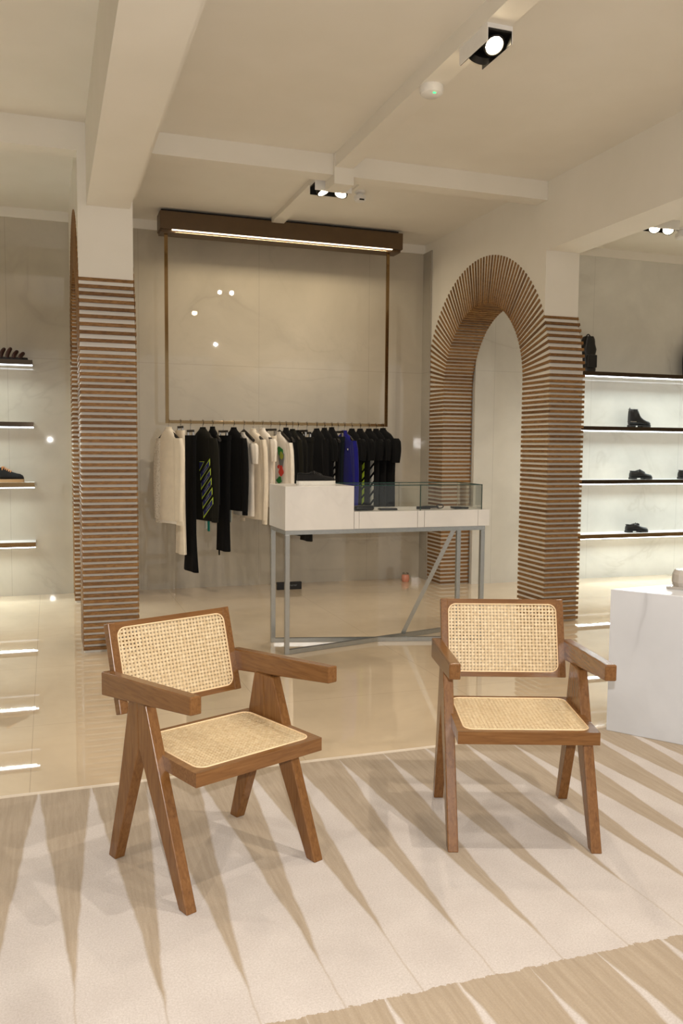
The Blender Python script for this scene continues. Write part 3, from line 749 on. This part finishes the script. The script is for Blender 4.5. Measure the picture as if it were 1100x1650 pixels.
def trousers(px, y0, y1, yaw, mat, label, w=.34, bw=.22, th=.026, cat='trousers', name='trousers', tags=(), flare=0, strings=False):
    x = PX(px); zt, zb = PZ(y0, px), PZ(y1, px)
    t = thing(name, label, cat, (x, YK, 0), YW(px, yaw), 'clothes on the brass rail'); ph = random.uniform(0, 6)
    rings = []; n = 11
    for i in range(n + 1):
        f = i / n; z = zt + (zb - zt) * f
        ww = w / 2 * (1 - f) + bw / 2 * f - .02 * math.sin(PI * f) + flare * max(0, f - .75) * 4 * .05
        rings.append(ring(0, 0, z, ww, th * (1 + .1 * f), .007 * f, ph))
    MB().loft(rings).build('legs', mat, t, True)
    MB().loft([ring(0, 0, zt + .004, w / 2 + .004, th + .004, 0, 0), ring(0, 0, zt - .04, w / 2 + .003, th + .004, 0, 0)]).build('waistband', mat, t, True)
    if strings: MB().tube([(0, bw * .4, zb + .05), (.01, bw * .45, zb - .06)], .008, 6).build('drawstring', mat, t)
    for (mt, dy, ln) in tags: MB().bb(-th - .008, -th - .004, dy - .02, dy + .02, zt - ln, zt - .01).build('swing_tag', M[mt], t)
    return t
# prints are thin cloth patches on the visible (-x) face
def patch(t, mat, quads, x):
    m = MB()
    for q in quads: m.prism([(-a, b) for a, b in q], 0, x - .002, x)
    m.build('print', M[mat], t)
def arrow_print(t, zt, zb, w, th):
    def sheet(name, mat, quads, x, par):
        m = MB()
        for q in quads: m.prism([(-a, b) for a, b in q], 0, x - .002, x)
        return m.build(name, M[mat], par)
    for i in range(6):
        z = zt - .27 - .090 * i; y0, y1 = .02 + .014 * i, .20 + .014 * i
        q = [(y0, z - .075), (y1, z + .075), (y1, z + .012), (y0, z - .138)]
        if i == 0: q = [(y0, z - .045), (y0 + .09, z - .045), (y0, z - .138)]
        cy, cz = sum(p[0] for p in q) / len(q), sum(p[1] for p in q) / len(q)
        inn = [(cy + (a - cy) * .90, cz + (b - cz) * .80) for a, b in q]
        bl = sheet('print_block', 'p_neon', [q], -th - .012, t)
        sheet('print_fill', 'p_blue', [inn], -th - .0145, bl)
        if i: sheet('lettering', 'p_grey', [[(cy - .03 + .025 * k, cz - .02 + .02 * k), (cy - .012 + .025 * k, cz - .006 + .02 * k), (cy - .012 + .025 * k, cz - .018 + .02 * k), (cy - .03 + .025 * k, cz - .034 + .02 * k)] for k in range(3)], -th - .017, t)
def stripes(mat, y0, y1, za, n, dz, h, slope):
    def f(t, zt, zb, w, th):
        patch(t, mat, [[(y0, zt - za - dz * i), (y1, zt - za - dz * i + slope), (y1, zt - za - dz * i + slope - h), (y0, zt - za - dz * i - h)] for i in range(n)], -th - .007)
    return f
def blobs(items):
    def f(t, zt, zb, w, th):
        for k, (mat, y, d, ry, rz) in enumerate([(a, -b - .0, c, e, g) for a, b, c, e, g in items]):
            patch(t, mat, [[(y + ry * (1 + .25 * math.sin(3 * a + k)) * math.cos(a), zt - d + rz * (1 + .25 * math.cos(2 * a + k)) * math.sin(a)) for a in [2 * PI * i / 14 for i in range(14)]]], -th - .005 - .0025 * k)
    return f
def plainseries(mat, label, px, y0=692, y1=850, yaw=20, **kw):
    return top(px, y0, y1, yaw, M[mat], label, **kw)

G = []   # (px, yaw, hanger kind, what hangs there)
def hang(px, yaw, kind, what, drop=.075, w=.38): hanger(px, yaw, kind, what, drop, w)
top(271.6, 690, 838, 26, M['c_cream'], 'cream jacket with white lace sleeves, at the left end of the rail', 'jacket', .36, (.80, .105), .034, name='jacket', smat=M['lace'], hem=.03)
hang(271.6, 26, 'wood', 'black hanger of the cream jacket with lace sleeves, at the left end of the rail')
trousers(290, 694, 893, 12, M['c_cream'], 'long cream dress behind the lace-sleeved jacket', .20, .24, .026, 'dress', 'dress')
hang(290, 12, 'clip', 'clip hanger of the long cream dress', .05, .22)
trousers(306, 702, 921, 14, M['c_black'], 'long black flared trousers, lowest hanging piece on the rail', .24, .26, .030, flare=1)
hang(306, 14, 'clip', 'clip hanger of the long black flared trousers', .085, .26)
top(325.6, 690, 838, 26, M['c_olive'], 'dark hoodie with blue and neon diagonal block print on its sleeve', 'hoodie', .40, (.78, .080), .036, (arrow_print,), (('tag_teal', -.12, .10), ('tag_pale', -.07, .08)), name='hoodie')
hang(325.6, 26, 'wood', 'black hanger of the hoodie with the blue diagonal print')
top(341, 689, 812, 14, M['c_black'], 'plain black top directly right of the printed hoodie', 'shirt', .36, None, .024)
hang(341, 14, 'wood', 'black hanger of the plain black top beside the printed hoodie')
trousers(358, 702, 888, 18, M['c_black'], 'black trousers with a green tag at the waist and a dangling drawstring', .30, .27, .034, tags=(('p_green', .05, .055),), strings=True)
hang(358, 18, 'clip', 'clip hanger of the black trousers with the green tag', .085, .30)
top(374.8, 690, 822, 24, M['c_black'], 'black sweatshirt just left of the white shirts', 'sweatshirt', .40, (.72, .062), .030, (), (('tag_green', .10, .10), ('tag_teal', .19, .09), ('tag_pale', .05, .12)), name='sweatshirt')
hang(374.8, 24, 'wood', 'black hanger of the sweatshirt left of the white shirts')
top(391, 698, 830, 24, M['c_white'], 'white T-shirt, first of the white shirts', 'shirt', .40, (.22, .085), .028)
hang(391, 24, 'wood', 'black hanger of the first white T-shirt')
top(406, 692, 836, 24, M['c_cream'], 'cream long-sleeved sweatshirt with a long hanging cuff', 'sweatshirt', .42, (.80, .062), .028, name='sweatshirt')
hang(406, 24, 'wood', 'black hanger of the cream long-sleeved sweatshirt')
top(421, 691, 815, 24, M['c_white'], 'white T-shirt with a green print, behind the tall box', 'shirt', .42, (.24, .075), .024, (blobs([('p_green', -.11, .22, .035, .05)]),))
hang(421, 24, 'wood', 'black hanger of the white T-shirt with the green print')
trousers(434, 702, 812, 22, M['c_cream'], 'cream trousers hanging between two white printed T-shirts', .22, .20, .022)
hang(434, 22, 'clip', 'clip hanger of the cream trousers', .062, .34)
top(448.4, 697, 812, 26, M['c_white'], 'white T-shirt with a colourful flower print', 'shirt', .42, (.62, .05), .026,
    (blobs([('p_grey', -.09, .26, .05, .10), ('p_green', -.07, .18, .05, .05), ('p_gold', -.10, .22, .035, .035), ('p_red', -.10, .37, .045, .045), ('p_green', -.07, .46, .05, .03), ('p_red', -.06, .33, .02, .02)]),))
hang(448.4, 26, 'wood', 'black hanger of the T-shirt with the flower print')
top(459, 690, 855, 14, M['c_black'], 'black shirt directly right of the flower-print T-shirt', 'shirt', .38, None, .024, tags=(('tag_teal', -.1, .06),))
hang(459, 14, 'wood', 'black hanger right of the flower-print T-shirt')
top(469.5, 692, 862, 14, M['c_olive'], 'dark olive jacket above the sneaker', 'jacket', .40, (.70, .05), .024, name='jacket')
hang(469.5, 14, 'wood', 'black hanger of the dark olive jacket')
top(480, 694, 858, 14, M['c_char'], 'charcoal jacket with a pale edge, above the sneaker', 'jacket', .40, None, .024, name='jacket')
hang(478.5, 14, 'clip', 'wide clip hanger above the sneaker', .072, .66)
trousers(493, 704, 872, 14, M['c_char'], 'dark charcoal trousers above the toe of the sneaker', .30, .26, .026)
hang(493, 14, 'clip', 'clip hanger of the charcoal trousers', .09, .28)
top(509, 691, 842, 18, M['c_black'], 'broad black sweatshirt behind the toe of the sneaker', 'sweatshirt', .42, (.7, .05), .032, name='sweatshirt')
hang(509, 18, 'wood', 'black hanger of the broad black sweatshirt')
top(521.6, 690, 838, 16, M['c_black'], 'black shirt with a small pale chest mark', 'shirt', .42, (.25, .07), .028, (blobs([('p_grey', .04, .17, .012, .012)]),))
hang(521.6, 16, 'wood', 'black hanger of the shirt with the pale chest mark')
top(533.5, 689, 836, 14, M['c_black'], 'black shirt with white marks low on its side, left of the blue jacket', 'shirt', .38, None, .026, (stripes('p_white', .10, .16, .36, 4, .07, .04, .03),))
hang(533.5, 14, 'wood', 'black hanger left of the dark teal trousers')
trousers(544, 703, 812, 14, M['c_teal'], 'dark teal trousers beside the bright blue jacket', .28, .24, .028)
hang(544, 14, 'clip', 'tilted clip hanger beside the bright blue jacket', .075, .36)
top(554.5, 694, 815, 24, M['c_blue'], 'bright blue jacket, the only blue piece on the rail', 'jacket', .42, (.66, .06), .028, (blobs([('p_white', -.13, .18, .010, .012)]),), name='jacket')
hang(554.5, 24, 'wood', 'black hanger of the bright blue jacket')
top(566.8, 691, 826, 22, M['c_black'], 'black shirt between the blue jacket and the striped shirts', 'shirt', .40, (.24, .08), .030, (stripes('p_white', .12, .16, .34, 1, .08, .1, .03),))
hang(566.8, 22, 'wood', 'black hanger right of the blue jacket')
top(580.5, 691, 828, 22, M['c_black'], 'black shirt with neon yellow and white stripes down its front', 'shirt', .42, (.24, .08), .032,
    (stripes('p_white', .10, .15, .20, 1, .08, .10, .02), stripes('p_neon', .12, .165, .36, 6, .085, .055, .03)))
hang(580.5, 22, 'wood', 'black hanger of the shirt with neon stripes')
top(595, 691, 828, 24, M['c_black'], 'black shirt with broad white diagonal bars', 'shirt', .42, (.24, .08), .032, (stripes('p_white', .09, .175, .33, 6, .092, .058, .06),))
hang(595, 24, 'wood', 'black hanger of the shirt with white diagonal bars')
top(607, 691, 826, 24, M['c_black'], 'black shirt, second from the right end of the rail', 'shirt', .42, (.24, .08), .030, (blobs([('p_white', -.02, .07, .010, .012)]),))
hang(607, 24, 'wood', 'black hanger second from the right end of the rail')
top(618.5, 690, 824, 34, M['c_black'], 'black T-shirt at the right end of the rail, its sleeve sticking out', 'shirt', .46, (.27, .09), .034)
hang(618.5, 34, 'wood', 'black hanger at the right end of the rail')

# ------------------------------------------------------------------ small things on the floor by the back wall
t = thing('shop_sign', 'small black sign block with pale lettering on the floor by the back wall', 'sign', (2.28, 8.22, 0))
MB().bb(-.128, .128, -.02, .02, 0, .076, .003).build('block', M['black'], t)
m = MB()
for i, (wd, ht) in enumerate(((.012, .014), (.010, .014), (.013, .014), (.009, .014), (.012, .014), (.011, .014), (.010, .014))):
    x = -.035 + .017 * i
    m.bb(x, x + .003, -.0225, -.019, .034, .034 + ht); m.bb(x + .003, x + wd, -.0225, -.019, .034 + ht - .004, .034 + ht)
    if i % 2: m.bb(x + wd - .003, x + wd, -.0225, -.019, .034, .034 + ht)
m.build('lettering', M['p_grey'], t)
t = thing('glass_jar', 'small round pinkish glass jar on the floor by the back wall', 'jar', (3.62, 8.36, 0))
MB().lathe([(.034, .0), (.042, .012), (.043, .05), (.038, .072), (.030, .078), (.002, .078)]).build('body', M['pink'], t, True)
MB().lathe([(.032, .078), (.034, .082), (.034, .094), (.030, .098), (.002, .098)]).build('lid', M['chrome'], t, True)
